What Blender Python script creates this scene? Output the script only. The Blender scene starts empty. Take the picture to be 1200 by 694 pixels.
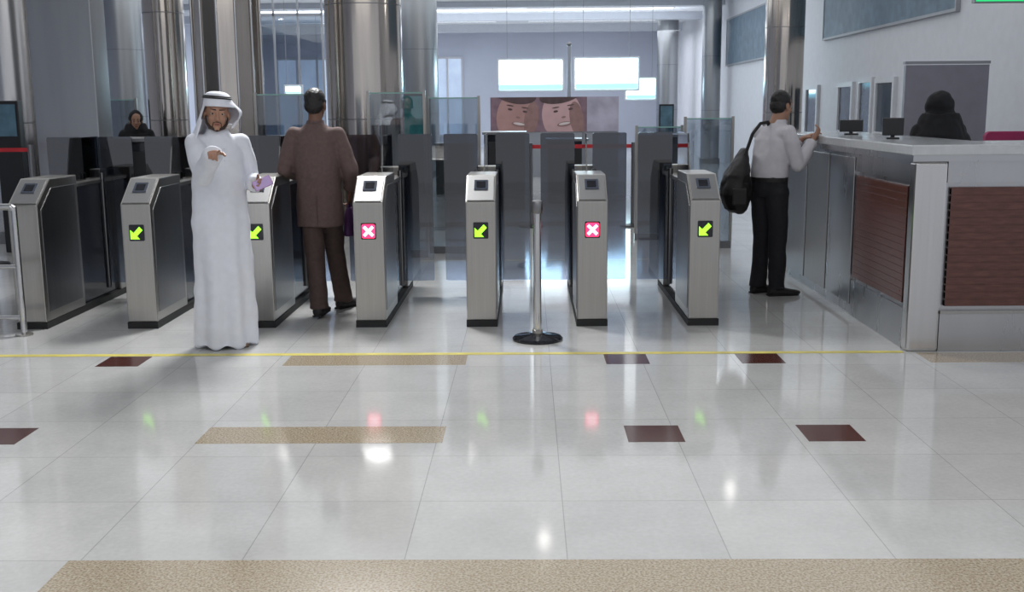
import bpy, bmesh, math, random
from mathutils import Vector, Matrix, noise
random.seed(4)
S=bpy.context.scene; COL=S.collection
PI=math.pi
def R(d): return math.radians(d)
# ---------------------------------------------------------------- camera
FP=1265.0; CH=1.6
PITCH=math.atan(222/FP)
CM=Matrix.Rotation(R(0.9),3,'Z')@Matrix.Rotation(PI/2-PITCH,3,'X')@Matrix.Rotation(R(-0.5),3,'Z')
cd=bpy.data.cameras.new('camera'); cam=bpy.data.objects.new('camera',cd); COL.objects.link(cam)
cam.location=(0,0,CH); cam.rotation_euler=CM.to_euler(); cd.sensor_width=36; cd.lens=FP*36/1200; cd.clip_end=200
S.camera=cam
def ray(px,py): return CM@Vector(((px-600)/FP,(347-py)/FP,-1))
def G(px,py,z=0.0):
    d=ray(px,py); t=(z-CH)/d.z; return Vector((d.x*t,d.y*t,z))
def V(px,py,Y):
    d=ray(px,py); t=Y/d.y; return Vector((d.x*t,Y,CH+d.z*t))
def W(px,py,X):
    d=ray(px,py); t=X/d.x; return Vector((X,d.y*t,CH+d.z*t))
try:
    S.view_settings.view_transform='Standard'; S.view_settings.look='None'
except Exception: pass
# ---------------------------------------------------------------- materials
def mat(n,c,r=.5,m=0.0,var=.08,scale=6,stretch=(1,1,1),bump=0.0,em=None,es=0.0,rv=0.0,spec=.5):
    M=bpy.data.materials.new(n); M.use_nodes=True; nt=M.node_tree; b=nt.nodes['Principled BSDF']
    tc=nt.nodes.new('ShaderNodeTexCoord'); mp=nt.nodes.new('ShaderNodeMapping'); mp.inputs['Scale'].default_value=stretch
    nz=nt.nodes.new('ShaderNodeTexNoise'); nz.inputs['Scale'].default_value=scale; nz.inputs['Detail'].default_value=4
    nt.links.new(tc.outputs['Object'],mp.inputs['Vector']); nt.links.new(mp.outputs['Vector'],nz.inputs['Vector'])
    cr=nt.nodes.new('ShaderNodeValToRGB'); cr.color_ramp.elements[0].position=.3; cr.color_ramp.elements[1].position=.7
    cr.color_ramp.elements[0].color=[max(0,x*(1-var)) for x in c]+[1]
    cr.color_ramp.elements[1].color=[min(1,x*(1+var)) for x in c]+[1]
    nt.links.new(nz.outputs['Fac'],cr.inputs['Fac']); nt.links.new(cr.outputs['Color'],b.inputs['Base Color'])
    b.inputs['Roughness'].default_value=r; b.inputs['Metallic'].default_value=m
    b.inputs['Specular IOR Level'].default_value=spec
    if rv:
        mr=nt.nodes.new('ShaderNodeMapRange'); mr.inputs['To Min'].default_value=max(.02,r-rv); mr.inputs['To Max'].default_value=r+rv
        nt.links.new(nz.outputs['Fac'],mr.inputs['Value']); nt.links.new(mr.outputs['Result'],b.inputs['Roughness'])
    if bump:
        bp=nt.nodes.new('ShaderNodeBump'); bp.inputs['Strength'].default_value=bump; bp.inputs['Distance'].default_value=.01
        nt.links.new(nz.outputs['Fac'],bp.inputs['Height']); nt.links.new(bp.outputs['Normal'],b.inputs['Normal'])
    if em: 
        b.inputs['Emission Color'].default_value=list(em)+[1]; b.inputs['Emission Strength'].default_value=es
    return M
def glassmat(n,tint,gl=.06,rough=.02,low=None,z0=.2,z1=.8):
    M=bpy.data.materials.new(n); M.use_nodes=True; nt=M.node_tree; nt.nodes.clear()
    o=nt.nodes.new('ShaderNodeOutputMaterial'); mx=nt.nodes.new('ShaderNodeMixShader'); tr=nt.nodes.new('ShaderNodeBsdfTransparent'); g=nt.nodes.new('ShaderNodeBsdfGlossy'); lw=nt.nodes.new('ShaderNodeFresnel')
    lw.inputs['IOR'].default_value=1.5
    ad=nt.nodes.new('ShaderNodeMath'); ad.operation='ADD'; ad.inputs[1].default_value=gl; ad.use_clamp=True
    cr=nt.nodes.new('ShaderNodeValToRGB')
    if low:
        tc=nt.nodes.new('ShaderNodeTexCoord'); sx=nt.nodes.new('ShaderNodeSeparateXYZ'); mr=nt.nodes.new('ShaderNodeMapRange')
        mr.inputs['From Min'].default_value=z0; mr.inputs['From Max'].default_value=z1
        nt.links.new(tc.outputs['Object'],sx.inputs[0]); nt.links.new(sx.outputs['Z'],mr.inputs['Value']); nt.links.new(mr.outputs[0],cr.inputs['Fac'])
        cr.color_ramp.elements[0].color=list(low)+[1]
    else:
        nz=nt.nodes.new('ShaderNodeTexNoise'); nz.inputs['Scale'].default_value=2.0
        nt.links.new(nz.outputs['Fac'],cr.inputs['Fac']); cr.color_ramp.elements[0].color=[x*.85 for x in tint]+[1]
    cr.color_ramp.elements[1].color=list(tint)+[1]
    nt.links.new(cr.outputs['Color'],tr.inputs['Color'])
    g.inputs['Roughness'].default_value=rough
    nt.links.new(lw.outputs['Fac'],ad.inputs[0]); nt.links.new(ad.outputs[0],mx.inputs[0]); nt.links.new(tr.outputs[0],mx.inputs[1]); nt.links.new(g.outputs[0],mx.inputs[2]); nt.links.new(mx.outputs[0],o.inputs[0])
    return M
M={}
M['steel']=mat('brushed_steel',(.41,.395,.37),.3,1,.05,3,(22,22,.5),rv=.03)
M['steel_light']=mat('light_steel',(.60,.59,.58),.22,1,.03,2,(14,14,.4),rv=.03)
M['reader']=mat('reader_plate_steel',(.32,.32,.32),.5,1,.03,2)
M['steel_dark']=mat('dark_steel',(.24,.24,.245),.30,1,.06,4,(12,12,.6),rv=.04)
M['counter']=mat('counter_steel',(.47,.47,.475),.28,1,.05,1.2,(3,3,.6),rv=.05)
M['chrome']=mat('chrome',(.58,.58,.58),.12,1,.04,3)
M['column']=mat('polished_column_steel',(.52,.475,.43),.13,1,.16,1.2,(5,5,.25),bump=.10,rv=.06)
M['column_grey']=mat('grey_column_steel',(.37,.38,.39),.30,1,.08,1.2,(3,3,.3),rv=.05)
M['column_brown']=mat('bronze_column_steel',(.30,.25,.23),.25,1,.2,1.2,(4,4,.3),rv=.08)
M['black']=mat('black_plastic',(.012,.012,.014),.4)
M['blackgloss']=mat('black_gloss',(.012,.013,.018),.10)
M['rubber']=mat('black_rubber',(.01,.01,.01),.6)
M['smoke']=glassmat('smoked_glass',(.21,.235,.29),.08,low=(.76,.82,.92),z0=.10,z1=.80)
M['smoke2']=glassmat('smoked_glass_fin',(.34,.37,.42),.08)
M['clear']=glassmat('clear_glass',(.68,.73,.77),.08)
M['edge']=mat('glass_edge',(.25,.45,.40),.2)
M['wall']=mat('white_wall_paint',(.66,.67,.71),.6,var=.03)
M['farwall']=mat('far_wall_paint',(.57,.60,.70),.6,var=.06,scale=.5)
M['ceil']=mat('ceiling_paint',(.80,.82,.86),.7,var=.03)
M['beam']=mat('beam_paint',(.60,.63,.69),.6,var=.03)
M['farglow']=mat('far_glow_pane',(.4,.5,.6),.1,var=.25,scale=1.2,em=(.62,.74,1),es=.5)  # pale blue glow for the panes added on the far wall
M['panelblue']=mat('blue_grey_panel',(.11,.17,.23),.5,var=.22,scale=5,bump=.2)
M['partition']=mat('grey_partition',(.24,.24,.28),.4,var=.06)
M['stone']=mat('countertop_stone',(.52,.54,.55),.15,var=.05,scale=20)
M['brown']=mat('reddish_brown_wood',(.105,.040,.030),.24,var=.25,scale=10,stretch=(1,1,5))
M['sign']=mat('lightbox_white',(.8,.9,1),.4,em=(.62,.90,1),es=7)
M['sign2']=mat('lightbox_cyan',(.3,.7,.9),.4,em=(.25,.75,1),es=1.6)
M['exitgreen']=mat('green_sign_face',(.02,.3,.1),.4,em=(.03,.7,.22),es=.9)
M['lamp']=mat('lamp_white',(1,1,1),.4,em=(1,.97,.92),es=24)
M['strip']=mat('strip_lamp',(1,1,1),.4,em=(.85,.92,1),es=3)
M['green']=mat('green_led',(.3,.8,.05),.4,em=(.34,1,.03),es=1.6)
M['red']=mat('red_led',(.9,.05,.1),.4,em=(1,.02,.10),es=2.6)
M['pinkwhite']=mat('white_led',(1,.85,.9),.4,em=(1,.75,.82),es=1.7)
M['screen']=mat('reader_screen',(.03,.035,.05),.15,em=(.10,.12,.16),es=.25)
M['teal']=mat('teal_poster',(.04,.20,.20),.4,em=(.05,.30,.30),es=.2,var=.3)
M['dimblue']=mat('dim_blue_screen',(.05,.09,.12),.3,em=(.06,.14,.20),es=.2,var=.4)
M['posterbg']=mat('poster_dark',(.13,.085,.10),.4,var=.3,em=(.2,.12,.16),es=.25)
M['posterlight']=mat('poster_pale',(.24,.23,.28),.4,var=.4,scale=2,em=(.30,.28,.36),es=.3)
M['posterskin']=mat('poster_skin',(.24,.145,.135),.4,var=.25,scale=1.5,em=(.34,.19,.18),es=.3)
M['posterskin2']=mat('poster_skin_light',(.31,.20,.20),.4,var=.22,scale=1.5,em=(.42,.27,.28),es=.3)
M['posterhair']=mat('poster_hair',(.085,.050,.052),.5,var=.3)
M['postershade']=mat('poster_skin_shade',(.17,.10,.095),.4,var=.2,em=(.25,.14,.13),es=.25)
M['teeth']=mat('poster_teeth',(.45,.40,.40),.4,em=(.6,.52,.52),es=.2)
M['redbelt']=mat('red_belt',(.55,.02,.03),.5)
M['yellow']=mat('yellow_tape',(.72,.62,.14),.35,var=.2,scale=9)
M['winglass']=mat('window_glass',(.08,.10,.13),.08,var=.3,scale=1.5)
M['frame']=mat('white_frame',(.62,.63,.66),.4,var=.03)
M['greyframe']=mat('grey_frame',(.30,.31,.34),.4,var=.03)
M['thobe']=mat('white_cotton',(.74,.76,.82),.75,var=.03,scale=20)
M['skin1']=mat('tan_skin',(.38,.205,.135),.5,var=.08,scale=12)
M['skin2']=mat('brown_skin',(.16,.075,.045),.5,var=.08,scale=12)
M['lips']=mat('lips',(.28,.09,.07),.45)
M['hair']=mat('black_hair',(.010,.008,.008),.5,var=.3,scale=60,bump=.3)
M['beard']=mat('dark_beard',(.040,.024,.017),.7,var=.4,scale=90,bump=.3)
M['eyew']=mat('eye_white',(.42,.39,.37),.35)
M['iris']=mat('dark_iris',(.02,.012,.01),.1)
M['jacket']=mat('brown_suit_wool',(.122,.080,.074),.85,var=.12,scale=40)
M['trouser']=mat('dark_brown_trousers',(.078,.050,.045),.85,var=.12,scale=40)
M['shirt']=mat('white_shirt_cotton',(.62,.60,.63),.75,var=.04,scale=20)
M['blacktr']=mat('black_trousers',(.012,.012,.016),.85,var=.15,scale=30)
M['abaya']=mat('black_abaya',(.006,.006,.008),.8,var=.2,scale=20)
M['leather']=mat('black_leather',(.012,.010,.011),.6,var=.2,bump=.15,scale=30)
M['purple']=mat('purple_bag',(.07,.02,.10),.5,var=.2)
M['phone']=mat('purplish_phone',(.42,.26,.46),.3,.2)
M['phonescreen']=mat('lit_phone_screen',(.3,.22,.4),.2,em=(.45,.30,.60),es=.25,var=.3)
M['sandal']=mat('tan_sandal',(.20,.12,.07),.5)
M['magenta']=mat('magenta_chair_fabric',(.35,.02,.10),.6)
# floor
def floor_material(x0,y0,ts):
    Mt=bpy.data.materials.new('marble_tiles'); Mt.use_nodes=True; nt=Mt.node_tree; b=nt.nodes['Principled BSDF']
    tc=nt.nodes.new('ShaderNodeTexCoord'); mp=nt.nodes.new('ShaderNodeMapping'); mp.inputs['Location'].default_value=(-x0+ts*40,-y0+ts*40,0)
    br=nt.nodes.new('ShaderNodeTexBrick'); br.offset=0; br.squash=1
    br.inputs['Scale'].default_value=1; br.inputs['Brick Width'].default_value=ts; br.inputs['Row Height'].default_value=ts
    br.inputs['Mortar Size'].default_value=.0026; br.inputs['Mortar Smooth'].default_value=.4
    br.inputs['Color1'].default_value=(.545,.545,.535,1); br.inputs['Color2'].default_value=(.59,.59,.575,1); br.inputs['Mortar'].default_value=(.38,.38,.37,1)
    nt.links.new(tc.outputs['Object'],mp.inputs['Vector']); nt.links.new(mp.outputs['Vector'],br.inputs['Vector'])
    n1=nt.nodes.new('ShaderNodeTexNoise'); n1.inputs['Scale'].default_value=2.2; n1.inputs['Detail'].default_value=6; n1.inputs['Roughness'].default_value=.65
    n2=nt.nodes.new('ShaderNodeTexNoise'); n2.inputs['Scale'].default_value=45; n2.inputs['Detail'].default_value=3
    for n in (n1,n2): nt.links.new(tc.outputs['Object'],n.inputs['Vector'])
    r1=nt.nodes.new('ShaderNodeMapRange'); r1.inputs['From Min'].default_value=.3; r1.inputs['From Max'].default_value=.7; r1.inputs['To Min'].default_value=.90; r1.inputs['To Max'].default_value=1.06
    r2=nt.nodes.new('ShaderNodeMapRange'); r2.inputs['From Min'].default_value=.3; r2.inputs['From Max'].default_value=.7; r2.inputs['To Min'].default_value=.95; r2.inputs['To Max'].default_value=1.04
    nt.links.new(n1.outputs['Fac'],r1.inputs['Value']); nt.links.new(n2.outputs['Fac'],r2.inputs['Value'])
    mu=nt.nodes.new('ShaderNodeMath'); mu.operation='MULTIPLY'; nt.links.new(r1.outputs[0],mu.inputs[0]); nt.links.new(r2.outputs[0],mu.inputs[1])
    vm=nt.nodes.new('ShaderNodeVectorMath'); vm.operation='SCALE'; nt.links.new(br.outputs['Color'],vm.inputs[0]); nt.links.new(mu.outputs[0],vm.inputs['Scale'])
    nt.links.new(vm.outputs[0],b.inputs['Base Color']); b.inputs['Roughness'].default_value=.085
    return Mt
def granite(n,c1,c2,c3,sc=110):
    Mt=bpy.data.materials.new(n); Mt.use_nodes=True; nt=Mt.node_tree; b=nt.nodes['Principled BSDF']
    tc=nt.nodes.new('ShaderNodeTexCoord'); n1=nt.nodes.new('ShaderNodeTexNoise'); n1.inputs['Scale'].default_value=sc; n1.inputs['Detail'].default_value=5
    nt.links.new(tc.outputs['Object'],n1.inputs['Vector']); cr=nt.nodes.new('ShaderNodeValToRGB'); e=cr.color_ramp.elements
    e[0].position=.36; e[0].color=c1+(1,); e[1].position=.64; e[1].color=c3+(1,); m=e.new(.5); m.color=c2+(1,)
    nt.links.new(n1.outputs['Fac'],cr.inputs['Fac']); nt.links.new(cr.outputs['Color'],b.inputs['Base Color']); b.inputs['Roughness'].default_value=.13
    return Mt
# ---------------------------------------------------------------- mesh builder
class MB:
    def __init__(s): s.bm=bmesh.new()
    def box(s,x0,x1,y0,y1,z0,z1,mi=0):
        v=[s.bm.verts.new(p) for p in ((x0,y0,z0),(x1,y0,z0),(x1,y1,z0),(x0,y1,z0),(x0,y0,z1),(x1,y0,z1),(x1,y1,z1),(x0,y1,z1))]
        for f in ((3,2,1,0),(4,5,6,7),(0,1,5,4),(1,2,6,5),(2,3,7,6),(3,0,4,7)): s.bm.faces.new([v[i] for i in f]).material_index=mi
        return s
    def prism(s,prof,x0,x1):   # profile in (y,z), extruded along x
        a=[s.bm.verts.new((x0,p[0],p[1])) for p in prof]; b=[s.bm.verts.new((x1,p[0],p[1])) for p in prof]
        n=len(prof); s.bm.faces.new(a[::-1]); s.bm.faces.new(b)
        for i in range(n): s.bm.faces.new([a[i],a[(i+1)%n],b[(i+1)%n],b[i]])
        return s
    def plate(s,prof,y0,y1):   # profile in (x,z), extruded along y
        a=[s.bm.verts.new((p[0],y0,p[1])) for p in prof]; b=[s.bm.verts.new((p[0],y1,p[1])) for p in prof]
        n=len(prof); s.bm.faces.new(a); s.bm.faces.new(b[::-1])
        for i in range(n): s.bm.faces.new([a[(i+1)%n],a[i],b[i],b[(i+1)%n]])
        return s
    def loft(s,rings,n=28,cap=True):
        L=[]
        for c,u,v,rx,ry in rings:
            c=Vector(c); L.append([s.bm.verts.new(c+u*(rx*math.cos(2*PI*i/n))+v*(ry*math.sin(2*PI*i/n))) for i in range(n)])
        for a,b in zip(L,L[1:]):
            for i in range(n): s.bm.faces.new([a[i],a[(i+1)%n],b[(i+1)%n],b[i]])
        if cap: s.bm.faces.new(L[0][::-1]); s.bm.faces.new(L[-1])
        return s
    def cyl(s,p0,p1,r0,r1=None,n=24):
        p0=Vector(p0); p1=Vector(p1); r1=r0 if r1 is None else r1
        d=(p1-p0).normalized(); u=d.orthogonal().normalized(); v=d.cross(u)
        return s.loft([(p0,u,v,r0,r0),(p1,u,v,r1,r1)],n)
    def lathe(s,c,prof,n=36):   # prof (r,z)
        c=Vector(c); X=Vector((1,0,0)); Y=Vector((0,1,0))
        return s.loft([(c+Vector((0,0,z)),X,Y,r,r) for r,z in prof],n)
    def ball(s,c,r,mx=None,sub=3):
        r=(r,r,r) if not hasattr(r,'__len__') else r
        m=(mx or Matrix.Identity(4))@Matrix.Translation(Vector(c))@Matrix.Diagonal((r[0],r[1],r[2],1))
        bmesh.ops.create_icosphere(s.bm,subdivisions=sub,radius=1,matrix=m); return s
    def cap(s,p0,p1,r0,r1=None,n=16):
        r1=r0 if r1 is None else r1
        s.cyl(p0,p1,r0,r1,n); s.ball(p0,r0,sub=2); s.ball(p1,r1,sub=2); return s
    def tube(s,pts,r,n=12):
        for a,b in zip(pts,pts[1:]): s.cyl(a,b,r,r,n)
        for p in pts[1:-1]: s.ball(p,r,sub=2)
        return s
    def ringtube(s,c,rx,ry,r,mx=None,n=40,k=10):
        L=[]; c=Vector(c); mx=mx or Matrix.Identity(4)
        for i in range(n):
            a=2*PI*i/n; d=Vector((math.cos(a),math.sin(a),0)); p=c+Vector((rx*math.cos(a),ry*math.sin(a),0))
            L.append([s.bm.verts.new(mx@(p+d*(r*math.cos(2*PI*j/k))+Vector((0,0,r*math.sin(2*PI*j/k))))) for j in range(k)])
        for i in range(n):
            a=L[i]; b=L[(i+1)%n]
            for j in range(k): s.bm.faces.new([a[j],b[j],b[(j+1)%k],a[(j+1)%k]])
        return s
    def build(s,name,m,parent=None,bevel=0,smooth=False,loc=None):
        bmesh.ops.recalc_face_normals(s.bm,faces=s.bm.faces)
        if bevel: bmesh.ops.bevel(s.bm,geom=[e for e in s.bm.edges if e.is_manifold and e.calc_face_angle(0)>.5],offset=bevel,segments=2,affect='EDGES',profile=.6)
        me=bpy.data.meshes.new(name); s.bm.to_mesh(me); s.bm.free()
        for x in (m if isinstance(m,(list,tuple)) else [m]): me.materials.append(x)
        if smooth:
            me.polygons.foreach_set('use_smooth',[True]*len(me.polygons)); 
            try: me.set_sharp_from_angle(angle=R(40))
            except Exception: pass
        o=bpy.data.objects.new(name,me); COL.objects.link(o)
        if parent: o.parent=parent
        if loc is not None: o.location=loc
        return o
def tag(o,label,cat,group=None):
    o['label']=label; o['category']=cat
    if group: o['group']=group
    return o
def thing(name,label,cat,loc=(0,0,0),rz=0,group=None):
    o=bpy.data.objects.new(name,None); COL.objects.link(o); o.location=loc; o.rotation_euler=(0,0,rz); o.empty_display_size=.1
    return tag(o,label,cat,group)
def struct(o): o['kind']='structure'; return o
def kids(o): return [c for c in bpy.data.objects if c.parent==o]
def dup(o,parent=None):
    c=o.copy(); COL.objects.link(c); c.parent=parent
    for k in kids(o): dup(k,c)
    return c
def solid(mb,name,m,parent,vox=.008,it=4,fold=None,loc=None):
    bmesh.ops.recalc_face_normals(mb.bm,faces=mb.bm.faces)
    me=bpy.data.meshes.new('tmp'); mb.bm.to_mesh(me); mb.bm.free()
    t=bpy.data.objects.new('tmp',me); COL.objects.link(t)
    r=t.modifiers.new('r','REMESH'); r.mode='VOXEL'; r.voxel_size=vox; r.adaptivity=0
    if it: q=t.modifiers.new('s','SMOOTH'); q.factor=.5; q.iterations=it
    dg=bpy.context.evaluated_depsgraph_get(); dg.update()
    me2=bpy.data.meshes.new_from_object(t.evaluated_get(dg)); bpy.data.objects.remove(t); bpy.data.meshes.remove(me)
    me2.name=name
    if fold:
        ns=[v.normal.copy() for v in me2.vertices]
        for v,n in zip(me2.vertices,ns): v.co+=n*fold(v.co)
    me2.materials.clear(); me2.materials.append(m)
    me2.polygons.foreach_set('use_smooth',[True]*len(me2.polygons))
    o=bpy.data.objects.new(name,me2); COL.objects.link(o); o.parent=parent
    if loc is not None: o.location=loc
    return o
# ================================================================ SETTING
XW=5.5; XL=-11.0; YF=44.0; ZC=4.5
g0=G(665,656)
M['floor']=floor_material(g0.x,g0.y,.585)
M['tan']=granite('tan_granite',(.26,.20,.13),(.42,.345,.24),(.52,.46,.36))
M['darkred']=granite('dark_red_granite',(.045,.016,.012),(.085,.030,.024),(.12,.045,.035))
fl=MB(); fl.box(XL-1,XW+2.5,-5,YF+1,-.1,0)
def inlay(xa,xb,ya,yb,mi): fl.box(xa,xb,ya,yb,-.02,.0006,mi)
yn=(G(770,499).y+G(770,518).y)/2; yf=(G(737,415).y+G(737,427).y)/2; h=.137
for px in (766,973,5): x=G(px,508).x; inlay(x-h,x+h,yn-h,yn+h,2)
for px in (734,891,150): x=G(px,421).x; inlay(x-h,x+h,yf-h,yf+h,2)
inlay(G(240,508).x,G(521,508).x,yn-h,yn+h,1)
inlay(G(338,421).x,G(547,421).x,yf-h,yf+h,1)
inlay(G(1085,421).x,G(1300,421).x,yf-h,yf+h,1)
inlay(G(80,658).x,G(1400,658).x,g0.y-.6,g0.y,1)
struct(fl.build('floor',[M['floor'],M['tan'],M['darkred']]))
struct(MB().box(XL-1,XW+2.5,-5,YF+1,ZC,ZC+.1).build('ceiling',M['ceil']))
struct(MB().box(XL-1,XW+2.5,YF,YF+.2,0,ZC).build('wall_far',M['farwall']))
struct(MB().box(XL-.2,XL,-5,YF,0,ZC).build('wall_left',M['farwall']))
struct(MB().box(XW,XW+.2,9.0,YF,0,ZC).build('wall_right',M['wall']))
for i,(y,d) in enumerate(((31,.16),(35,.22),(39.5,.26))):
    struct(MB().box(XL,XW,y,y+.5,ZC-d,ZC).build('trim_%d'%(i+1),M['beam']))
# booth windows on the right wall
def wwin(k,pa,pb,ya,yb):
    a=W(pa,yb,XW); b=W(pb,ya,XW); y0,y1=min(a.y,b.y),max(a.y,b.y); z0=W((pa+pb)/2,yb,XW).z; z1=W((pa+pb)/2,ya,XW).z
    w=struct(MB().box(XW-.03,XW,y0,y1,z0,z1).build('window_%d'%k,M['winglass']))
    f=MB()
    for (a0,a1,b0,b1) in ((y0-.08,y1+.08,z1,z1+.08),(y0-.08,y1+.08,z0-.08,z0),(y0-.08,y0,z0,z1),(y1,y1+.08,z0,z1)): f.box(XW-.06,XW,a0,a1,b0,b1)
    f.build('window_frame',M['frame'],w)
wwin(1,946,960,105,155); wwin(2,984,1001,102,153); wwin(3,1028,1050,97,155); wwin(4,1008,1024,97,155)
# glowing panes added on the far wall, left part, for a layered glow
for k,(x0,x1) in enumerate(((-10,-7.6),(-7.2,-4.8),(-4.4,-2.6))):
    w=struct(MB().box(x0,x1,YF-.04,YF,.5,3.5).build('window_%d'%(k+5),M['farglow']))
    f=MB()
    for j in range(4):
        xx=x0+(x1-x0)*j/3; f.box(xx-.04,xx+.04,YF-.09,YF-.04,.5,3.5)
    f.box(x0,x1,YF-.09,YF-.04,3.5,3.58).box(x0,x1,YF-.09,YF-.04,.42,.5).build('window_frame',M['frame'],w)
# signboards high on the right wall
def wboard(pa,pb,ybot,z1,label):
    a=W(pa,ybot,XW); b=W(pb,ybot,XW); y0,y1=min(a.y,b.y),max(a.y,b.y); z0=a.z
    t=thing('wall_board',label,'board',(XW-.001,(y0+y1)/2,z0)); hw=(y1-y0)/2
    MB().box(-.05,-.001,-hw,hw,0,z1-z0).build('board_panel',M['panelblue'],t)
    f=MB()
    for (c0,c1,d0,d1) in ((-hw-.04,hw+.04,-.04,0),(-hw-.04,hw+.04,z1-z0,z1-z0+.04),(-hw-.04,-hw,0,z1-z0),(hw,hw+.04,0,z1-z0)): f.box(-.06,-.001,c0,c1,d0,d1)
    f.build('board_frame',M['greyframe'],t)
wboard(853,899,76,3.85,'small blue grey panel high on far white wall left of steel column')
wboard(968,1122,45,4.0,'long blue grey panel high on white wall above the booth windows')
# grey partition behind the counter
a=V(1062,72,12); b=V(1160,72,12)
t=thing('partition_screen','grey partition panel behind the person in black at the counter','partition',((a.x+b.x)/2,12,0)); hw=(b.x-a.x)/2
MB().box(-hw,hw,0,.06,.0,a.z-.04).build('panel',M['partition'],t)
MB().box(-hw-.01,hw+.01,-.005,.065,a.z-.03,a.z).build('top_rail',M['greyframe'],t)
# green hanging sign whose lower edge shows at the top right
q=V(1178,3,11); 
t=thing('hanging_sign','green lit hanging sign at the very top right above grey partition','sign',(q.x,11,q.z))
MB().box(-.30,.30,0,.08,0,.22).build('housing',M['greyframe'],t,bevel=.006)
MB().box(-.285,.285,-.008,0,.012,.208).build('green_face',M['exitgreen'],t)
for s in (-.2,.2): MB().cyl((s,.04,.22),(s,.04,ZC-q.z),.008,n=10).build('hanging_rod',M['greyframe'],t)
# ---------------------------------------------------------------- columns
def column(px0,px1,Y,label,m='column',kind='round',zt=ZC):
    a=V(px0,100,Y).x; b=V(px1,100,Y).x; r=(b-a)/2; cx=(a+b)/2
    t=thing('steel_column',label,'column',(cx,Y+ (r if kind!='flat' else .2),0))
    if kind=='round':
        MB().lathe((0,0,0),[(r,.15),(r,zt-.02)],48).build('shaft',M[m],t,smooth=True)
        j=MB()
        for z in (1.45,2.9):
            j.lathe((0,0,0),[(r+.003,z),(r+.003,z+.012)],48)
        j.build('joint_band',M['steel_dark'],t,smooth=True)
    elif kind=='cluster':
        MB().lathe((0,0,0),[(r*.92,.15),(r*.92,zt-.02)],12).build('shaft',M[m],t)
        for k in range(12):
            an=2*PI*(k)/12
            MB().cyl((math.cos(an)*r*.95,math.sin(an)*r*.95,.15),(math.cos(an)*r*.95,math.sin(an)*r*.95,zt-.02),r*.035,n=12).build('vertical_tube',M['chrome'],t,smooth=True)
    else:
        MB().box(-r,r,-.2,.2,.15,zt-.02).build('shaft',M[m],t,bevel=.01)
    bs=MB()
    if kind=='flat': bs.box(-r-.02,r+.02,-.22,.22,0,.15)
    else: bs.lathe((0,0,0),[(r+.03,0),(r+.03,.14),(r,.15)],48)
    bs.build('base',M['steel_dark'],t)
    return t
column(-30,32,13,'pale round steel column at the left edge behind the railing','steel_light')
column(38,112,11.8,'flat grey steel pillar behind the leftmost turnstile cabinet','column_grey','flat')
column(113,162,24,'distant round steel column right of the flat grey pillar','column_grey')
column(165,212,15,'narrow shiny steel column close left of the faceted mirror column','column')
column(214,300,13.2,'faceted mirror column with vertical chrome tubes behind man in white','column','cluster')
column(375,467,14,'widest round polished column behind the man in brown','column')
column(468,512,25,'slimmer round column just right of the widest polished column','column_grey')
column(771,796,36,'farthest thin round column right of the hanging light boxes','column_grey')
column(824,846,30,'thin distant round column near the small wall panel','column_grey')
column(900,946,19,'round steel column behind the man with the shoulder bag','column')
column(1160,1210,14.5,'dark bronze column at the right edge beside grey partition','column_brown')
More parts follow.
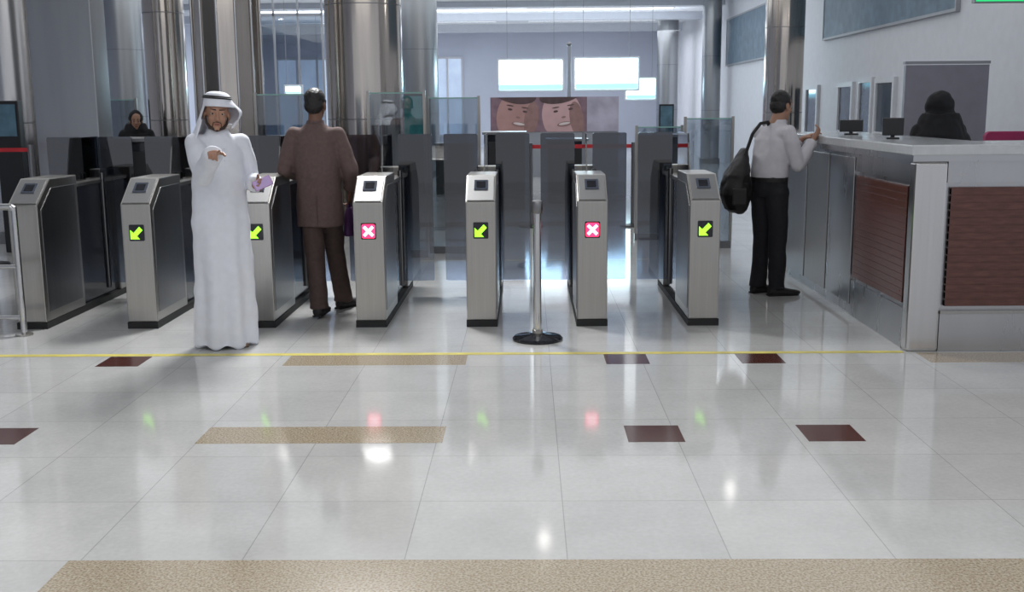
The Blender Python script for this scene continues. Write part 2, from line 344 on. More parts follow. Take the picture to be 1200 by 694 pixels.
# ---------------------------------------------------------------- turnstiles
gw=.11; FYg=G(565,383).y
def rrect(x0,x1,z0,z1,r,n=5):
    P=[]
    for cx,cz,a0 in ((x1-r,z0+r,-90),(x1-r,z1-r,0),(x0+r,z1-r,90),(x0+r,z0+r,180)):
        for i in range(n+1): a=R(a0+90*i/n); P.append((cx+r*math.cos(a),cz+r*math.sin(a)))
    return P
def make_gate(symbol):
    t=thing('turnstile_cabinet','x','turnstile')
    MB().prism([(0,.05),(0,.92),(.24,1.10),(.72,1.10),(.72,.05)],-gw,gw).build('front_pedestal',M['steel'],t,bevel=.008)
    MB().box(-gw-.004,gw+.004,-.004,1.86,0,.05).build('plinth',M['rubber'],t)
    # slanted reader plate
    sl=Vector((.24,.18)).normalized(); nr=Vector((-sl.y,sl.x))
    def sp(s,o): return (s*sl.x+nr.x*o, .92+s*sl.y+nr.y*o)
    rp=MB().prism([sp(.015,-.004),sp(.285,-.004),sp(.285,.006),sp(.015,.006)],-gw+.014,gw-.014).build('reader_panel',M['reader'],t,bevel=.002)
    MB().prism([sp(.13,.004),sp(.235,.004),sp(.235,.012),sp(.13,.012)],-.05,.05).build('reader_screen',M['screen'],rp,bevel=.002)
    MB().prism([sp(.145,.010),sp(.215,.010),sp(.215,.014),sp(.145,.014)],-.033,.033).build('screen_glass',M['blackgloss'],rp)
    for sx in (-1,1):
        x0,x1=sorted((sx*(gw-.002),sx*(gw+.004)))
        MB().prism([(.05,.12),(.05,.88),(.25,1.03),(.67,1.03),(.67,.12)],x0,x1).build('side_panel',M['steel_dark'],t,bevel=.002)
    MB().box(-.08,.08,.72,1.5,.05,1.0).build('barrier_housing',M['blackgloss'],t,bevel=.01)
    MB().box(-.09,.09,.70,1.52,1.0,1.03).build('housing_cap',M['steel'],t,bevel=.004)
    MB().prism([(1.5,.05),(1.5,1.10),(1.62,1.10),(1.85,.93),(1.85,.05)],-gw,gw).build('rear_pedestal',M['steel'],t,bevel=.008)
    for sx in (-1,1):
        x0,x1=sorted((sx*.075,sx*.36))
        MB().plate(rrect(x0,x1,.14,1.38,.015),1.30,1.312).build('glass_flap',M['smoke'],t)
        MB().cyl((sx*.085,1.307,.1),(sx*.085,1.307,1.08),.02).build('hinge_post',M['steel_dark'],t,smooth=True)
    MB().prism([(.80,1.03),(1.48,1.03),(1.48,1.38),(.92,1.38)],-.005,.005).build('glass_fin',M['smoke2'],t)
    if symbol:
        d=MB().plate(rrect(-.055,.055,.655,.775,.008,3),-.006,.002).build('status_display',M['blackgloss'],t)
        if symbol=='arrow':
            P=[(-.045,.668),(.022,.668),(.001,.690),(.044,.734),(.022,.759),(-.022,.713),(-.045,.735)]
            MB().plate(P,-.010,-.006).build('green_arrow',M['green'],d)
        else:
            MB().plate(rrect(-.048,.048,.664,.766,.012,3),-.009,-.006).build('red_backlight',M['red'],d)
            m=MB(); zc=.715; L=.033; w=.008
            for s in (1,-1):
                m.plate([(-s*L-w,zc-L+s*w),(-s*L+w,zc-L-s*w),(s*L+w,zc+L-s*w),(s*L-w,zc+L+s*w)],-.012-.0005*s,-.009)
            m.build('cross_symbol',M['pinkwhite'],d)
    return t
xs=[G(px,383).x for px in (45,172,307,436,565,694,825)]
syms=[None,'arrow','arrow','cross','arrow','cross','arrow']
labs=['leftmost steel turnstile cabinet without a lit symbol beside the railing',
 'steel turnstile cabinet with green arrow just left of man in white',
 'steel turnstile cabinet with green arrow partly behind man in white and by brown jacket',
 'steel turnstile cabinet with red cross right of the man in brown',
 'steel turnstile cabinet with green arrow left of the stanchion post',
 'steel turnstile cabinet with red cross right of the stanchion post',
 'steel turnstile cabinet with green arrow, rightmost of the row']
protos={s:make_gate(s) for s in (None,'arrow','cross')}; used=set()
for x,sm,lb in zip(xs,syms,labs):
    o=protos[sm] if sm not in used else dup(protos[sm]); used.add(sm)
    o.location=(x,FYg,0); tag(o,lb,'turnstile','turnstile cabinets across the hall')
for c in kids(o):       # no flap on the open side of the last cabinet
    if c.name.startswith(('glass_flap','hinge_post')) and min(v.co.x for v in c.data.vertices)>0: bpy.data.objects.remove(c)
# ---------------------------------------------------------------- stanchion
p=G(630,398)
t=thing('stanchion_post','chrome stanchion post on round black base between two turnstiles','stanchion',p)
MB().lathe((0,0,0),[(.172,0),(.175,.012),(.165,.024),(.06,.040),(.03,.05)]).build('base',M['blackgloss'],t,smooth=True)
MB().cyl((0,0,.04),(0,0,.90),.027).build('pole',M['chrome'],t,smooth=True)
MB().lathe((0,0,0),[(.036,.04),(.036,.07),(.03,.075)]).build('collar',M['steel'],t,smooth=True)
MB().lathe((0,0,0),[(.034,.88),(.040,.89),(.040,.95),(.034,.965),(.012,.972)]).build('belt_head',M['steel_dark'],t,smooth=True)
# ---------------------------------------------------------------- railing left
p=G(29,393)
t=thing('handrail','stainless tube railing with three bars at the left edge','railing',p)
MB().cyl((0,0,0),(0,0,.93),.022).build('post',M['chrome'],t,smooth=True)
MB().cyl((-1.2,-.0,0),(-1.2,0,.93),.022).build('post',M['chrome'],t,smooth=True)
MB().tube([(-1.2,0,.93),(-.02,0,.93),(0,0,.91)],.024).build('top_rail',M['chrome'],t,smooth=True)
for z in (.13,.50): MB().cyl((-1.2,0,z),(0,0,z),.016).build('cross_bar',M['chrome'],t,smooth=True)
for x in (0,-1.2): MB().lathe((x,0,0),[(.06,0),(.06,.012),(.03,.02)]).build('foot_flange',M['steel'],t,smooth=True)
# ---------------------------------------------------------------- tape
y1=G(300,415.5).y; y2=G(1058,412.5).y; xa=-5.2; xb=G(1058,412.5).x
m=MB(); v=[m.bm.verts.new(q) for q in ((xa,y1-.035,.0012),(xb,y2-.03,.0012),(xb,y2+.03,.0012),(xa,y1+.035,.0012))]; m.bm.faces.new(v)
tag(m.build('floor_tape',M['yellow']),'yellow tape line across the marble floor in front of the turnstiles','tape')
# ---------------------------------------------------------------- counter
c0=G(1062,412); CT=1.34
t=thing('service_counter','tall stainless steel counter with reddish brown panels and pale stone top','counter',c0); CX,CY=c0.x,c0.y
LX=XW-CX-.02; LY=3.4
MB().box(.02,LX,.03,.6,.0,1.26).box(.02,.55,.6,LY,0,1.26).build('carcass',M['counter'],t)
tp=MB(); P=[(-.05,-.05),(LX,-.05),(LX,.68),(.62,.68),(.62,LY+.04),(-.05,LY+.04)]
a=[tp.bm.verts.new((x,y,1.275)) for x,y in P]; b=[tp.bm.verts.new((x,y,CT)) for x,y in P]
tp.bm.faces.new(a[::-1]); tp.bm.faces.new(b)
for i in range(6): tp.bm.faces.new([a[i],a[(i+1)%6],b[(i+1)%6],b[i]])
tp.build('stone_top',M['stone'],t,bevel=.008)
MB().box(-.035,LX,-.035,.0,1.235,1.275).box(-.035,0,0,LY,1.235,1.275).build('under_rail',M['counter'],t)
MB().box(-.006,.20,-.006,.11,0,1.235).build('corner_pillar',M['steel_light'],t,bevel=.02)
MB().box(.20,LX,-.005,.03,.0,.25).build('lower_skirt',M['counter'],t,bevel=.004)
MB().box(.20,LX,-.012,.03,.25,.27).build('skirt_ledge',M['steel'],t)
MB().box(.20,LX,-.004,.03,1.10,1.235).build('upper_band',M['counter'],t)
def slats(x0,x1,axis,nm='brown_panel'):
    m=MB(); n=16; z0=.30; z1=1.07; hh=(z1-z0)/n
    for k in range(n):
        if axis=='x': m.box(x0,x1,-.002,.03,z0+k*hh,z0+k*hh+hh*.88)
        else: m.box(-.001,.03,x0,x1,z0+k*hh,z0+k*hh+hh*.88)
    if axis=='x': m.box(x0,x1,.001,.031,z0,z1)
    else: m.box(.002,.031,x0,x1,z0,z1)
    return m.build(nm,M['brown'],t,bevel=.0015)
slats(.23,1.6,'x'); slats(1.68,LX-.05,'x')
slats(.14,1.25,'y')
MB().box(0,.03,.11,1.27,0,.27).box(0,.03,.11,1.27,1.10,1.235).build('side_frame',M['counter'],t)
for k in range(3):
    MB().box(-.004,.03,1.30+k*.7,1.96+k*.7,.08,1.2).build('side_plate',M['counter'] if k!=1 else M['steel'],t,bevel=.004)
def monitor(px,Y,label,w,hh):
    q=V(px,160,Y)
    k=thing('counter_monitor',label,'monitor',(q.x,Y,CT),rz=R(-12))
    MB().box(-w*.3,w*.3,-.04,.06,0,.012).build('stand_base',M['black'],k,bevel=.003)
    MB().box(-.015,.015,.0,.02,.010,.06).build('stand_neck',M['black'],k)
    MB().box(-w/2,w/2,-.015,.01,.025,.025+hh).build('housing',M['black'],k,bevel=.006)
    MB().box(-w/2+.012,w/2-.012,.0095,.012,.037,.013+hh).build('screen',M['screen'],k)
monitor(1046,8.1,'small black monitor on the counter right beside person in black',.15,.13)
monitor(997,9.3,'small black monitor farther along the counter near man in white shirt',.19,.10)
# magenta chair back at right edge behind the counter
q=V(1185,165,10.2)
t=thing('office_chair','magenta office chair mostly hidden behind the counter at right edge','chair',(q.x,10.2,0))
MB().plate(rrect(-.25,.25,.78,1.335,.05),-.03,.04).build('backrest',M['magenta'],t,bevel=.01)
MB().box(-.25,.25,.0,.5,.62,.70).build('seat',M['magenta'],t,bevel=.02)
MB().cyl((0,.25,.08),(0,.25,.62),.03).build('gas_post',M['chrome'],t,smooth=True)
MB().lathe((0,.25,0),[(.28,0),(.26,.03),(.05,.08)]).build('base',M['black'],t,smooth=True)
# ================================================================ BACKGROUND
def hang_sign(x0,x1,y0,y1,Y,label,m='sign'):
    a=V(x0,y1,Y); b=V(x1,y0,Y); cx=(a.x+b.x)/2; hw=(b.x-a.x)/2; z0=a.z; z1=b.z
    t=thing('light_box',label,'light box',(cx,Y,z0))
    MB().box(-hw,hw,0,.14,0,z1-z0).build('housing',M['frame'],t,bevel=.01)
    MB().box(-hw+.05,hw-.05,-.012,0,.05,z1-z0-.05).build('lit_face',M[m],t)
    MB().box(-hw+.05,hw-.05,-.016,-.012,.05,.05+(z1-z0)*.16).build('cyan_strip',M['sign2'],t)
    for s in (-.7,.7): MB().cyl((s*hw,.07,z1-z0),(s*hw,.07,ZC-z0),.006,n=10).build('hanging_rod',M['greyframe'],t)
    return t
hang_sign(583,661,68,108,27,'wide bright hanging light box left of the dark mast')
hang_sign(672,750,66,107,27,'wide bright hanging light box right of the dark mast')
hang_sign(732,770,90,118,31,'smaller lower light box behind the right wide one')
hang_sign(333,354,99,112,26,'tiny lit sign left of the head of the man in brown')
q=V(667,53,26)
t=thing('mast','thin dark mast standing between the two light boxes','mast',(q.x,26,0))
MB().cyl((0,0,.04),(0,0,q.z),.06,.04).build('pole',M['greyframe'],t,smooth=True)
MB().lathe((0,0,0),[(.3,0),(.28,.04),(.1,.06)]).build('base',M['steel_dark'],t)
MB().ball((0,0,q.z+.02),.06).build('finial',M['steel_dark'],t,smooth=True)
# advertising board with two close-up faces
a=V(575,155,25); b=V(725,113,25); cx=(a.x+b.x)/2; hw=(b.x-a.x)/2; z0=a.z; hh=b.z-a.z
t=thing('advertising_board','advertising board with large picture of two smiling faces below light boxes','advertisement',(cx,25,0))
MB().box(-hw,hw,0,.2,0,z0+hh).build('stand',M['greyframe'],t,bevel=.01)
pic=MB().box(-hw,hw,-.01,0,z0,z0+hh).build('picture',M['posterbg'],t)
def blob(cx_,cz,rx,rz,y,m,nm,rot=0,lo=None,hi=None,n=36):
    lo=-hw if lo is None else lo; hi=hw if hi is None else hi; c,s_=math.cos(rot),math.sin(rot); P=[]
    for i in range(n):
        u=rx*math.cos(2*PI*i/n); w_=rz*math.sin(2*PI*i/n)
        q=(min(hi,max(lo,cx_+u*c-w_*s_)),min(z0+hh,max(z0,z0+cz*hh+u*s_+w_*c)))
        if not P or (abs(P[-1][0]-q[0])+abs(P[-1][1]-q[1]))>1e-4: P.append(q)
    MB().plate(P,-y-.004,-y).build(nm,m,pic)
rgt=hw-.72; mid=-hw+1.12
MB().box(rgt,hw,-.030,-.01,z0,z0+hh).build('pale_section',M['posterlight'],pic)
for fx,sk,rt,lo,hi,hr in ((-hw+.60,'posterskin',-.16,-hw,mid,.50),(-hw+1.64,'posterskin2',.16,mid,rgt,.52)):
    blob(fx,.44,.46,.60,.012,M[sk],'pictured_face',rt,lo,hi)
    blob(fx+.33,.36,.16,.40,.014,M['postershade'],'pictured_shadow',rt,lo,hi)
    blob(fx-.04,1.10,hr,.22,.016,M['posterhair'],'pictured_hair',rt*1.2,lo,hi)
    for e in (-.17,.17):
        sl_=e*math.tan(rt)/hh
        blob(fx+.02+e,.73+sl_,.085,.014,.022,M['posterhair'],'pictured_brow',rt,lo,hi)
        blob(fx+.02+e,.62+sl_,.055,.024,.022,M['posterhair'],'pictured_eye',rt,lo,hi)
    blob(fx+.03,.42,.05,.022,.022,M['postershade'],'pictured_nose',rt,lo,hi)
    blob(fx+.05,.22,.17,.055,.022,M['postershade'],'pictured_mouth',rt,lo,hi)
    blob(fx+.05,.235,.13,.028,.026,M['teeth'],'pictured_teeth',rt,lo,hi)
# teal posters
def stand_board(x0,x1,y0,y1,Y,label,m,nm='display_panel',cat='display'):
    a=V(x0,y1,Y); b=V(x1,y0,Y); cx=(a.x+b.x)/2; hw=(b.x-a.x)/2
    t=thing(nm,label,cat,(cx,Y,0))
    MB().box(-hw,hw,0,.12,0,b.z).build('stand',M['black'],t,bevel=.01)
    MB().box(-hw+.03,hw-.03,-.01,0,max(a.z,.1),b.z-.04).build('screen',M[m],t)
stand_board(471,496,110,165,22,'teal upright display just right of the widest column','teal')
stand_board(-5,20,118,160,12.2,'dim blue green display at the left edge above the railing','dimblue')
stand_board(772,790,122,165,24,'dark upright display left of thin distant column','dimblue')
# black desks / scanners
def desk(x0,x1,ytop,Y,d,label,m='blackgloss'):
    a=V(x0,ytop,Y); b=V(x1,ytop,Y); cx=(a.x+b.x)/2; hw=(b.x-a.x)/2; z=a.z
    t=thing('inspection_desk',label,'desk',(cx,Y,0))
    MB().box(-hw+.03,hw-.03,.02,d,0,z-.04).build('body',M[m],t,bevel=.01)
    MB().box(-hw,hw,0,d+.02,z-.04,z).build('desk_top',M['steel_dark'],t,bevel=.005)
    MB().box(-hw+.1,hw-.1,.0,.02,.15,z-.15).build('front_panel',M['black'],t)
desk(86,206,163,12.4,.8,'long black inspection desk behind the leftmost turnstiles')
desk(297,352,160,15,.8,'black inspection desk left of the man in brown')
desk(565,617,155,17,.8,'black inspection desk behind the centre turnstile lane')
desk(640,690,163,18,.8,'black inspection desk directly behind the stanchion post')
desk(752,806,158,17,.9,'black inspection desk behind the rightmost turnstile')
desk(508,556,168,20,.8,'small far black desk right of the widest column')
# red belt barrier
Yb=14.5; a=V(622,172,Yb); b=V(742,172,Yb)
t=thing('belt_barrier','red belt barrier on two posts behind the centre turnstiles','barrier',(a.x,Yb,0)); L=b.x-a.x
for x in (0,L):
    MB().cyl((x,0,.03),(x,0,a.z+.05),.025,n=16).build('post',M['steel_dark'],t,smooth=True)
    MB().lathe((x,0,0),[(.17,0),(.16,.02),(.04,.04)]).build('post_base',M['black'],t,smooth=True)
MB().box(0,L,-.003,.003,a.z-.025,a.z+.025).build('belt',M['redbelt'],t)
a=V(-20,176,11.2); b=V(36,176,11.2)
t=thing('belt_barrier','red belt barrier at the left edge above the railing','barrier',(a.x,11.2,0)); L=b.x-a.x
for x in (0,L):
    MB().cyl((x,0,.03),(x,0,a.z+.05),.03,n=16).build('post',M['steel_dark'],t,smooth=True)
    MB().lathe((x,0,0),[(.17,0),(.16,.02),(.04,.04)]).build('post_base',M['black'],t,smooth=True)
MB().box(0,L,-.003,.003,a.z-.02,a.z+.02).build('belt',M['redbelt'],t)
# glass screens behind the gates
def gscreen(x0,x1,ytop,Y,label):
    a=V(x0,ytop,Y); b=V(x1,ytop,Y); L=b.x-a.x; z=a.z
    t=thing('glass_screen',label,'glass screen',(a.x,Y,0),group='clear glass screens behind the turnstiles')
    MB().box(.02,L-.02,-.006,.006,.08,z).build('pane',M['clear'],t)
    MB().box(.02,L-.02,-.008,.008,z,z+.014).build('top_edge',M['edge'],t)
    MB().box(0,L,-.03,.03,0,.08).build('floor_channel',M['steel_dark'],t)
    for x in (.01,L-.01): MB().box(x-.015,x+.015,-.02,.02,.08,z+.03).build('upright',M['steel'],t)
gscreen(298,372,112,12.0,'tall clear glass screen left of the man in brown')
gscreen(430,498,110,11.6,'tall clear glass screen in front of the teal display')
gscreen(500,562,116,11.9,'clear glass screen between centre lane and widest column')
gscreen(745,800,150,13,'low clear glass screen behind the rightmost turnstile')
gscreen(802,860,140,12.2,'clear glass screen left of the man with the shoulder bag')
gscreen(112,160,118,15.5,'clear glass screen near the distant person in black')
# floor-to-ceiling glass partition deep in the hall
def gpart(x0,x1,Y,label,n):
    t=thing('glass_partition',label,'glass partition',(x0,Y,0)); L=x1-x0
    for k in range(n): MB().box(L*k/n+.03,L*(k+1)/n-.03,-.006,.006,.1,3.9).build('pane',M['clear'],t)
    for k in range(n+1): MB().box(L*k/n-.02,L*k/n+.02,-.04,.04,0,ZC-.01).build('mullion',M['greyframe'],t)
    MB().box(0,L,-.04,.04,3.9,3.96).box(0,L,-.04,.04,0,.1).build('rail',M['greyframe'],t)
gpart(V(296,100,28).x,V(380,100,28).x,28,'floor to ceiling glass partition between mirror column and widest column',3)
# ceiling strip lamps
for i,(x0,x1,y) in enumerate(((-9,-5.5,33.3),(-4.5,-1,33.3),(0,4.4,33.3),(-9,-5.5,37.6),(-4.5,-1,37.6),(0,4.4,37.6),(-4.5,-1,42.3),(0,4.4,42.3))):
    o=thing('ceiling_strip_light','long recessed white strip light in the far ceiling','ceiling light',((x0+x1)/2,y,ZC),group='strip lights in the far ceiling'); L=(x1-x0)/2
    MB().box(-L,L,-.25,.25,-.04,0).build('housing',M['frame'],o)
    MB().box(-L+.05,L-.05,-.2,.2,-.05,-.04).build('diffuser',M['strip'],o)
# ceiling lamps (small downlights)
lt=[(-5.2,31.9),(-1,31.9),(2,31.9),(-6,36.5),(-2.5,36.5),(1,36.5),(3.6,36.5),(-7,41.5),
    (0.2,14.5),(3.2,16.5),(-2,20),(1.5,21),(-8,20),(4.2,24),(-7.5,12)]
for i,(x,y) in enumerate(lt):
    o=thing('ceiling_downlight','round recessed ceiling downlight glowing warm white','ceiling light',(x,y,ZC-.0),group='downlights in the ceiling')
    MB().lathe((0,0,0),[(.11,0),(.11,-.03),(.085,-.035)],24).build('trim_ring',M['frame'],o)
    MB().lathe((0,0,0),[(.08,-.034),(.08,-.040)],24).build('lens',M['lamp'],o)
# wall spotlight whose reflection shows on the floor at right
gp=G(1118,615); f=(XW-.22)/gp.x; sx_,sy_,sz_=XW-.22,gp.y*f,CH*(f-1)
o=thing('wall_spotlight','small bright spotlight on the right wall above the frame','spotlight',(XW-.001,sy_+.06,sz_+.06))
MB().box(-.06,0,-.05,.05,-.05,.05).build('bracket',M['frame'],o)
MB().cyl((-.05,0,0),(-.2,-.06,-.06),.07,.09).build('lamp_housing',M['frame'],o,smooth=True)
MB().ball((-.22,-.06,-.06),.085).build('bulb',M['lamp'],o,smooth=True)
# ================================================================ PEOPLE
UX=Vector((1,0,0)); UY=Vector((0,1,0)); UZ=Vector((0,0,1))
def hand(m,w,d,n,s,curl=(.35,.4,.45,.5),thumb=.3,sc=1.0):
    d=Vector(d).normalized(); n=Vector(n); n=(n-d*n.dot(d)).normalized(); s=Vector(s); s=(s-d*s.dot(d)-n*s.dot(n)).normalized()
    w=Vector(w)
    m.loft([(w-d*.02,s,n,.026*sc,.020*sc),(w+d*.01,s,n,.028*sc,.019*sc),(w+d*.045*sc,s,n,.038*sc,.016*sc),(w+d*.085*sc,s,n,.041*sc,.013*sc),(w+d*.096*sc,s,n,.034*sc,.010*sc)],16)
    for k,(off,L) in enumerate(((.031,.072),(.0105,.080),(-.0105,.074),(-.031,.058))):
        p=w+d*(.088*sc)+s*(off*sc); a=curl[k]*.6; r=.0092*sc
        for j,f in enumerate((.45,.32,.23)):
            dd=d*math.cos(a)+n*math.sin(a)+s*(off*1.2)
            q=p+dd*(L*f*sc); m.cap(p,q,r,r*.9,10); p=q; a+=curl[k]; r*=.92
    p=w+d*.022*sc+s*.024*sc; dd=(d*.75+s*.75+n*thumb).normalized()
    q=p+dd*.045*sc; m.cap(p,q,.013*sc,.011*sc,10); dd=(d*.95+s*.25+n*(thumb+.2)).normalized(); m.cap(q,q+dd*.035*sc,.011*sc,.009*sc,10)
def headmx(J):
    return Matrix.Translation(Vector(J['head']))@Matrix.Rotation(J['hy'],4,'Z')@Matrix.Rotation(J.get('hp',0),4,'X')@Matrix.Rotation(J.get('hr',0),4,'Y')
def add_head(m,H):
    b=lambda c,r: m.ball(c,r,H)
    b((0,.012,.035),(.074,.094,.088)); b((0,-.018,-.035),(.060,.068,.070)); b((0,-.030,-.075),(.046,.055,.042)); b((0,-.070,-.098),(.022,.020,.018))
    for s in (-1,1):
        b((s*.036,-.060,-.030),(.020,.020,.020)); b((s*.030,-.074,.024),(.024,.011,.008)); b((s*.077,.012,-.012),(.010,.020,.032)); b((s*.011,-.098,-.036),(.009,.010,.008))
        b((s*.031,-.0755,.0105),(.017,.011,.0065)); b((s*.031,-.0745,-.0105),(.016,.009,.0055))
    m.cap(H@Vector((0,-.084,.012)),H@Vector((0,-.105,-.034)),.008,.011,12)
    b((0,-.084,-.062),(.024,.010,.007)); b((0,-.081,-.073),(.021,.010,.007))
def face_parts(root,H,skin,beard=False,hair=True,brow=True):
    for s in (-1,1):
        e=MB().ball((s*.031,-.0705,.0),.0122,H).build('eye',M['eyew'],root,smooth=True)
        MB().ball((s*.031,-.0770,.0),.0072,H).build('iris',M['iris'],e,smooth=True)
        if brow: solid(MB().cap(H@Vector((s*.013,-.087,.026)),H@Vector((s*.046,-.077,.028)),.0044,.003,8),'eyebrow',M['hair'],root,.002,2)
    m=MB(); m.ball((0,-.092,-.0635),(.020,.005,.0032),H).ball((0,-.089,-.0715),(.018,.005,.0038),H).build('mouth',M['lips'],root,smooth=True)
    if hair:
        m=MB(); m.ball((0,.024,.052),(.081,.090,.080),H).ball((0,.05,.0),(.074,.062,.075),H)
        for s in (-1,1): m.cap(H@Vector((s*.070,-.012,.03)),H@Vector((s*.072,-.012,-.012)),.012,.007,8)
        solid(m,'hair',M['hair'],root,.005,3,fold=lambda c:.003*noise.noise(c*60))
    if beard:
        m=MB(); P=[(-.071,-.004,-.02),(-.064,-.024,-.063),(-.044,-.052,-.088),(0,-.074,-.102),(.044,-.052,-.088),(.064,-.024,-.063),(.071,-.004,-.02)]
        R_=[.005,.009,.012,.015,.012,.009,.005]
        for i in range(6): m.cap(H@Vector(P[i]),H@Vector(P[i+1]),R_[i],R_[i+1],10)
        for s in (-1,1):
            m.cap(H@Vector((0,-.089,-.052)),H@Vector((s*.024,-.081,-.057)),.0045,.004,8); m.cap(H@Vector((s*.024,-.081,-.057)),H@Vector((s*.027,-.067,-.086)),.0038,.006,8)
        solid(m,'beard',M['beard'],root,.004,2)
def fr(a): return Vector((math.sin(a),-math.cos(a),0)), Vector((-math.cos(a),-math.sin(a),0))  # front, person's right
def build_body(root,J,skin,vox=.0065,feet=True):
    F_,Rr=fr(J['ty']); m=MB(); H=headmx(J)
    add_head(m,H)
    ch=Vector(J['chest']); pe=Vector(J['pelvis'])
    nb=ch+UZ*.13
    m.cap(nb-UZ*.03,H@Vector((0,.022,-.06)),.060,.052)
    up=(ch-pe); 
    m.loft([(pe-UZ*.09,Rr,F_,.10,.08),(pe-UZ*.03,Rr,F_,.150,.100),(pe+up*.1,Rr,F_,.150,.100),(pe+up*.42,Rr,F_,.130,.090),(pe+up*.75,Rr,F_,.148,.103),(ch,Rr,F_,.155,.105),(ch+UZ*.06,Rr,F_,.135,.080),(ch+UZ*.11,Rr,F_,.08,.060),(ch+UZ*.14,Rr,F_,.05,.05)])
    for k in (0,1):
        s,e,w=[Vector(J[q][k]) for q in ('sh','el','wr')]
        m.cap(ch+(s-ch)*.5+UZ*.01,s,.055,.050); m.cap(s,e,.046,.036); mid=e+(w-e)*.35; m.cap(e,mid,.036,.036); m.cap(mid,w,.036,.024)
        hd=J['hand'][k]; hand(m,w,hd[0],hd[1],hd[2],*(hd[3:] if len(hd)>3 else ()))
        h_,kn,an=[Vector(J[q][k]) for q in ('hip','kn','an')]
        m.cap(h_,kn,.080,.054); cm=kn+(an-kn)*.3-F_*.012; m.cap(kn,cm,.052,.054); m.cap(cm,an,.052,.036)
        fd=Vector(J['foot'][k]).normalized(); sd=fd.cross(UZ); hz=an-UZ*.045
        m.cap(an,hz-fd*.035,.036,.034)
        m.loft([(hz-fd*.06,sd,UZ,.02,.018),(hz-fd*.04,sd,UZ,.033,.032),(hz+fd*.04,sd,UZ,.038,.034),(hz+fd*.11-UZ*.01,sd,UZ,.044,.022),(hz+fd*.165-UZ*.014,sd,UZ,.034,.014),(hz+fd*.18-UZ*.014,sd,UZ,.016,.008)],18)
    solid(m,'body',skin,root,vox,3)
    return H
def shoes(root,J,m_,nm='shoe'):
    for k in (0,1):
        an=Vector(J['an'][k]); fd=Vector(J['foot'][k]).normalized(); sd=fd.cross(UZ); z=an.z-.045
        hz=Vector((an.x,an.y,z)); m=MB()
        m.loft([(hz-fd*.075-UZ*.005,sd,UZ,.022,.026),(hz-fd*.055,sd,UZ,.040,.040),(hz+fd*.03,sd,UZ,.045,.044),(hz+fd*.10-UZ*.010,sd,UZ,.052,.031),(hz+fd*.18-UZ*.016,sd,UZ,.043,.022),(hz+fd*.21-UZ*.018,sd,UZ,.020,.014)],20)
        m.cap(hz+UZ*.02-fd*.02,hz+UZ*.045-fd*.015,.042,.040)
        o=solid(m,nm,m_,root,.006,2)
        so=MB().box(-.075,.19,-.036,.036,0,.014).build('sole',M['rubber'],o,bevel=.005)
        so.location=(hz.x,hz.y,z-.040); so.rotation_euler=(0,0,math.atan2(fd.y,fd.x))
def fold_fn(amp,fx=9,fz=2.5,seed=0):
    return lambda c: amp*(noise.noise(Vector((c.x*fx+seed,c.y*fx,c.z*fz)))+.5*noise.noise(Vector((c.x*fx*2.3,c.y*fx*2.3,c.z*fz*3+seed))))
def trousers(root,J,m_,belt=None,top=None):
    F_,Rr=fr(J['ty']); pe=Vector(J['pelvis']); m=MB(); top=top or .12
    m.loft([(pe-UZ*.10,Rr,F_,.11,.10),(pe-UZ*.04,Rr,F_,.170,.122),(pe+UZ*.05,Rr,F_,.166,.120),(pe+UZ*top,Rr,F_,.155,.112)])
    for k in (0,1):
        h_,kn,an=[Vector(J[q][k]) for q in ('hip','kn','an')]
        m.cap(h_,kn,.098,.075); m.cyl(kn,an+Vector((0,0,.015)),.076,.070); m.ball(kn,.075)
        m.cyl(an+Vector((0,0,.03)),an-Vector((0,0,.028)),.068,.076)
    return solid(m,'trousers',m_,root,.009,4,fold=fold_fn(.010,7,5))
def sleeves(m,J,r0=.072,r1=.060,r2=.048,cut=.02):
    ch=Vector(J['chest'])
    for k in (0,1):
        s,e,w=[Vector(J[q][k]) for q in ('sh','el','wr')]; w=w-(w-e).normalized()*cut
        m.cap(ch+(s-ch)*.5+UZ*.02,s,.065,r0*.80); m.cyl(s,s+(e-s)*.35,r0*.80,r0*.92); m.cap(s+(e-s)*.35,e,r0*.92,r1); m.cyl(e,w,r1,r2)
# ---- 1 man in white thobe
TILT=.050
p=G(266,405)
t=thing('person','man in long white robe and white headcloth pointing at camera, other hand holding phone','person',p)
t.rotation_euler=(0,TILT,0); TR=Matrix.Rotation(TILT,3,'Y')
def rel(px,py,dy): return tuple(TR.inverted()@(V(px,py,p.y+dy)-p))
J=dict(ty=R(34),hy=R(19),hr=R(2),head=(-.050,-.04,1.57),chest=(-.055,0,1.30),pelvis=(-.035,0,.93),
 sh=[(-.185,-.09,1.385),(.085,.085,1.385)],el=[rel(238,203,-.27),(.120,.15,1.13)],wr=[rel(251,180,-.51),(.205,-.03,1.110)],
 hip=[(-.085,-.03,.86),(.02,.03,.86)],kn=[(-.08,-.02,.48),(.05,.03,.48)],an=[(-.11,.06,.085),(.03,.09,.085)],foot=[(.45,-1,0),(.65,-1,0)],
 hand=[((.27,-1,.16),(.1,.1,-1),(1,.25,0),(.02,1.0,1.1,1.1)),((.6,-.8,.1),(-.8,-.55,.15),(0,0,1),(.5,.55,.6,.6))])
H=build_body(t,J,M['skin1'])
face_parts(t,H,None,beard=True,hair=False)
F_,Rr=fr(J['ty']); m=MB()
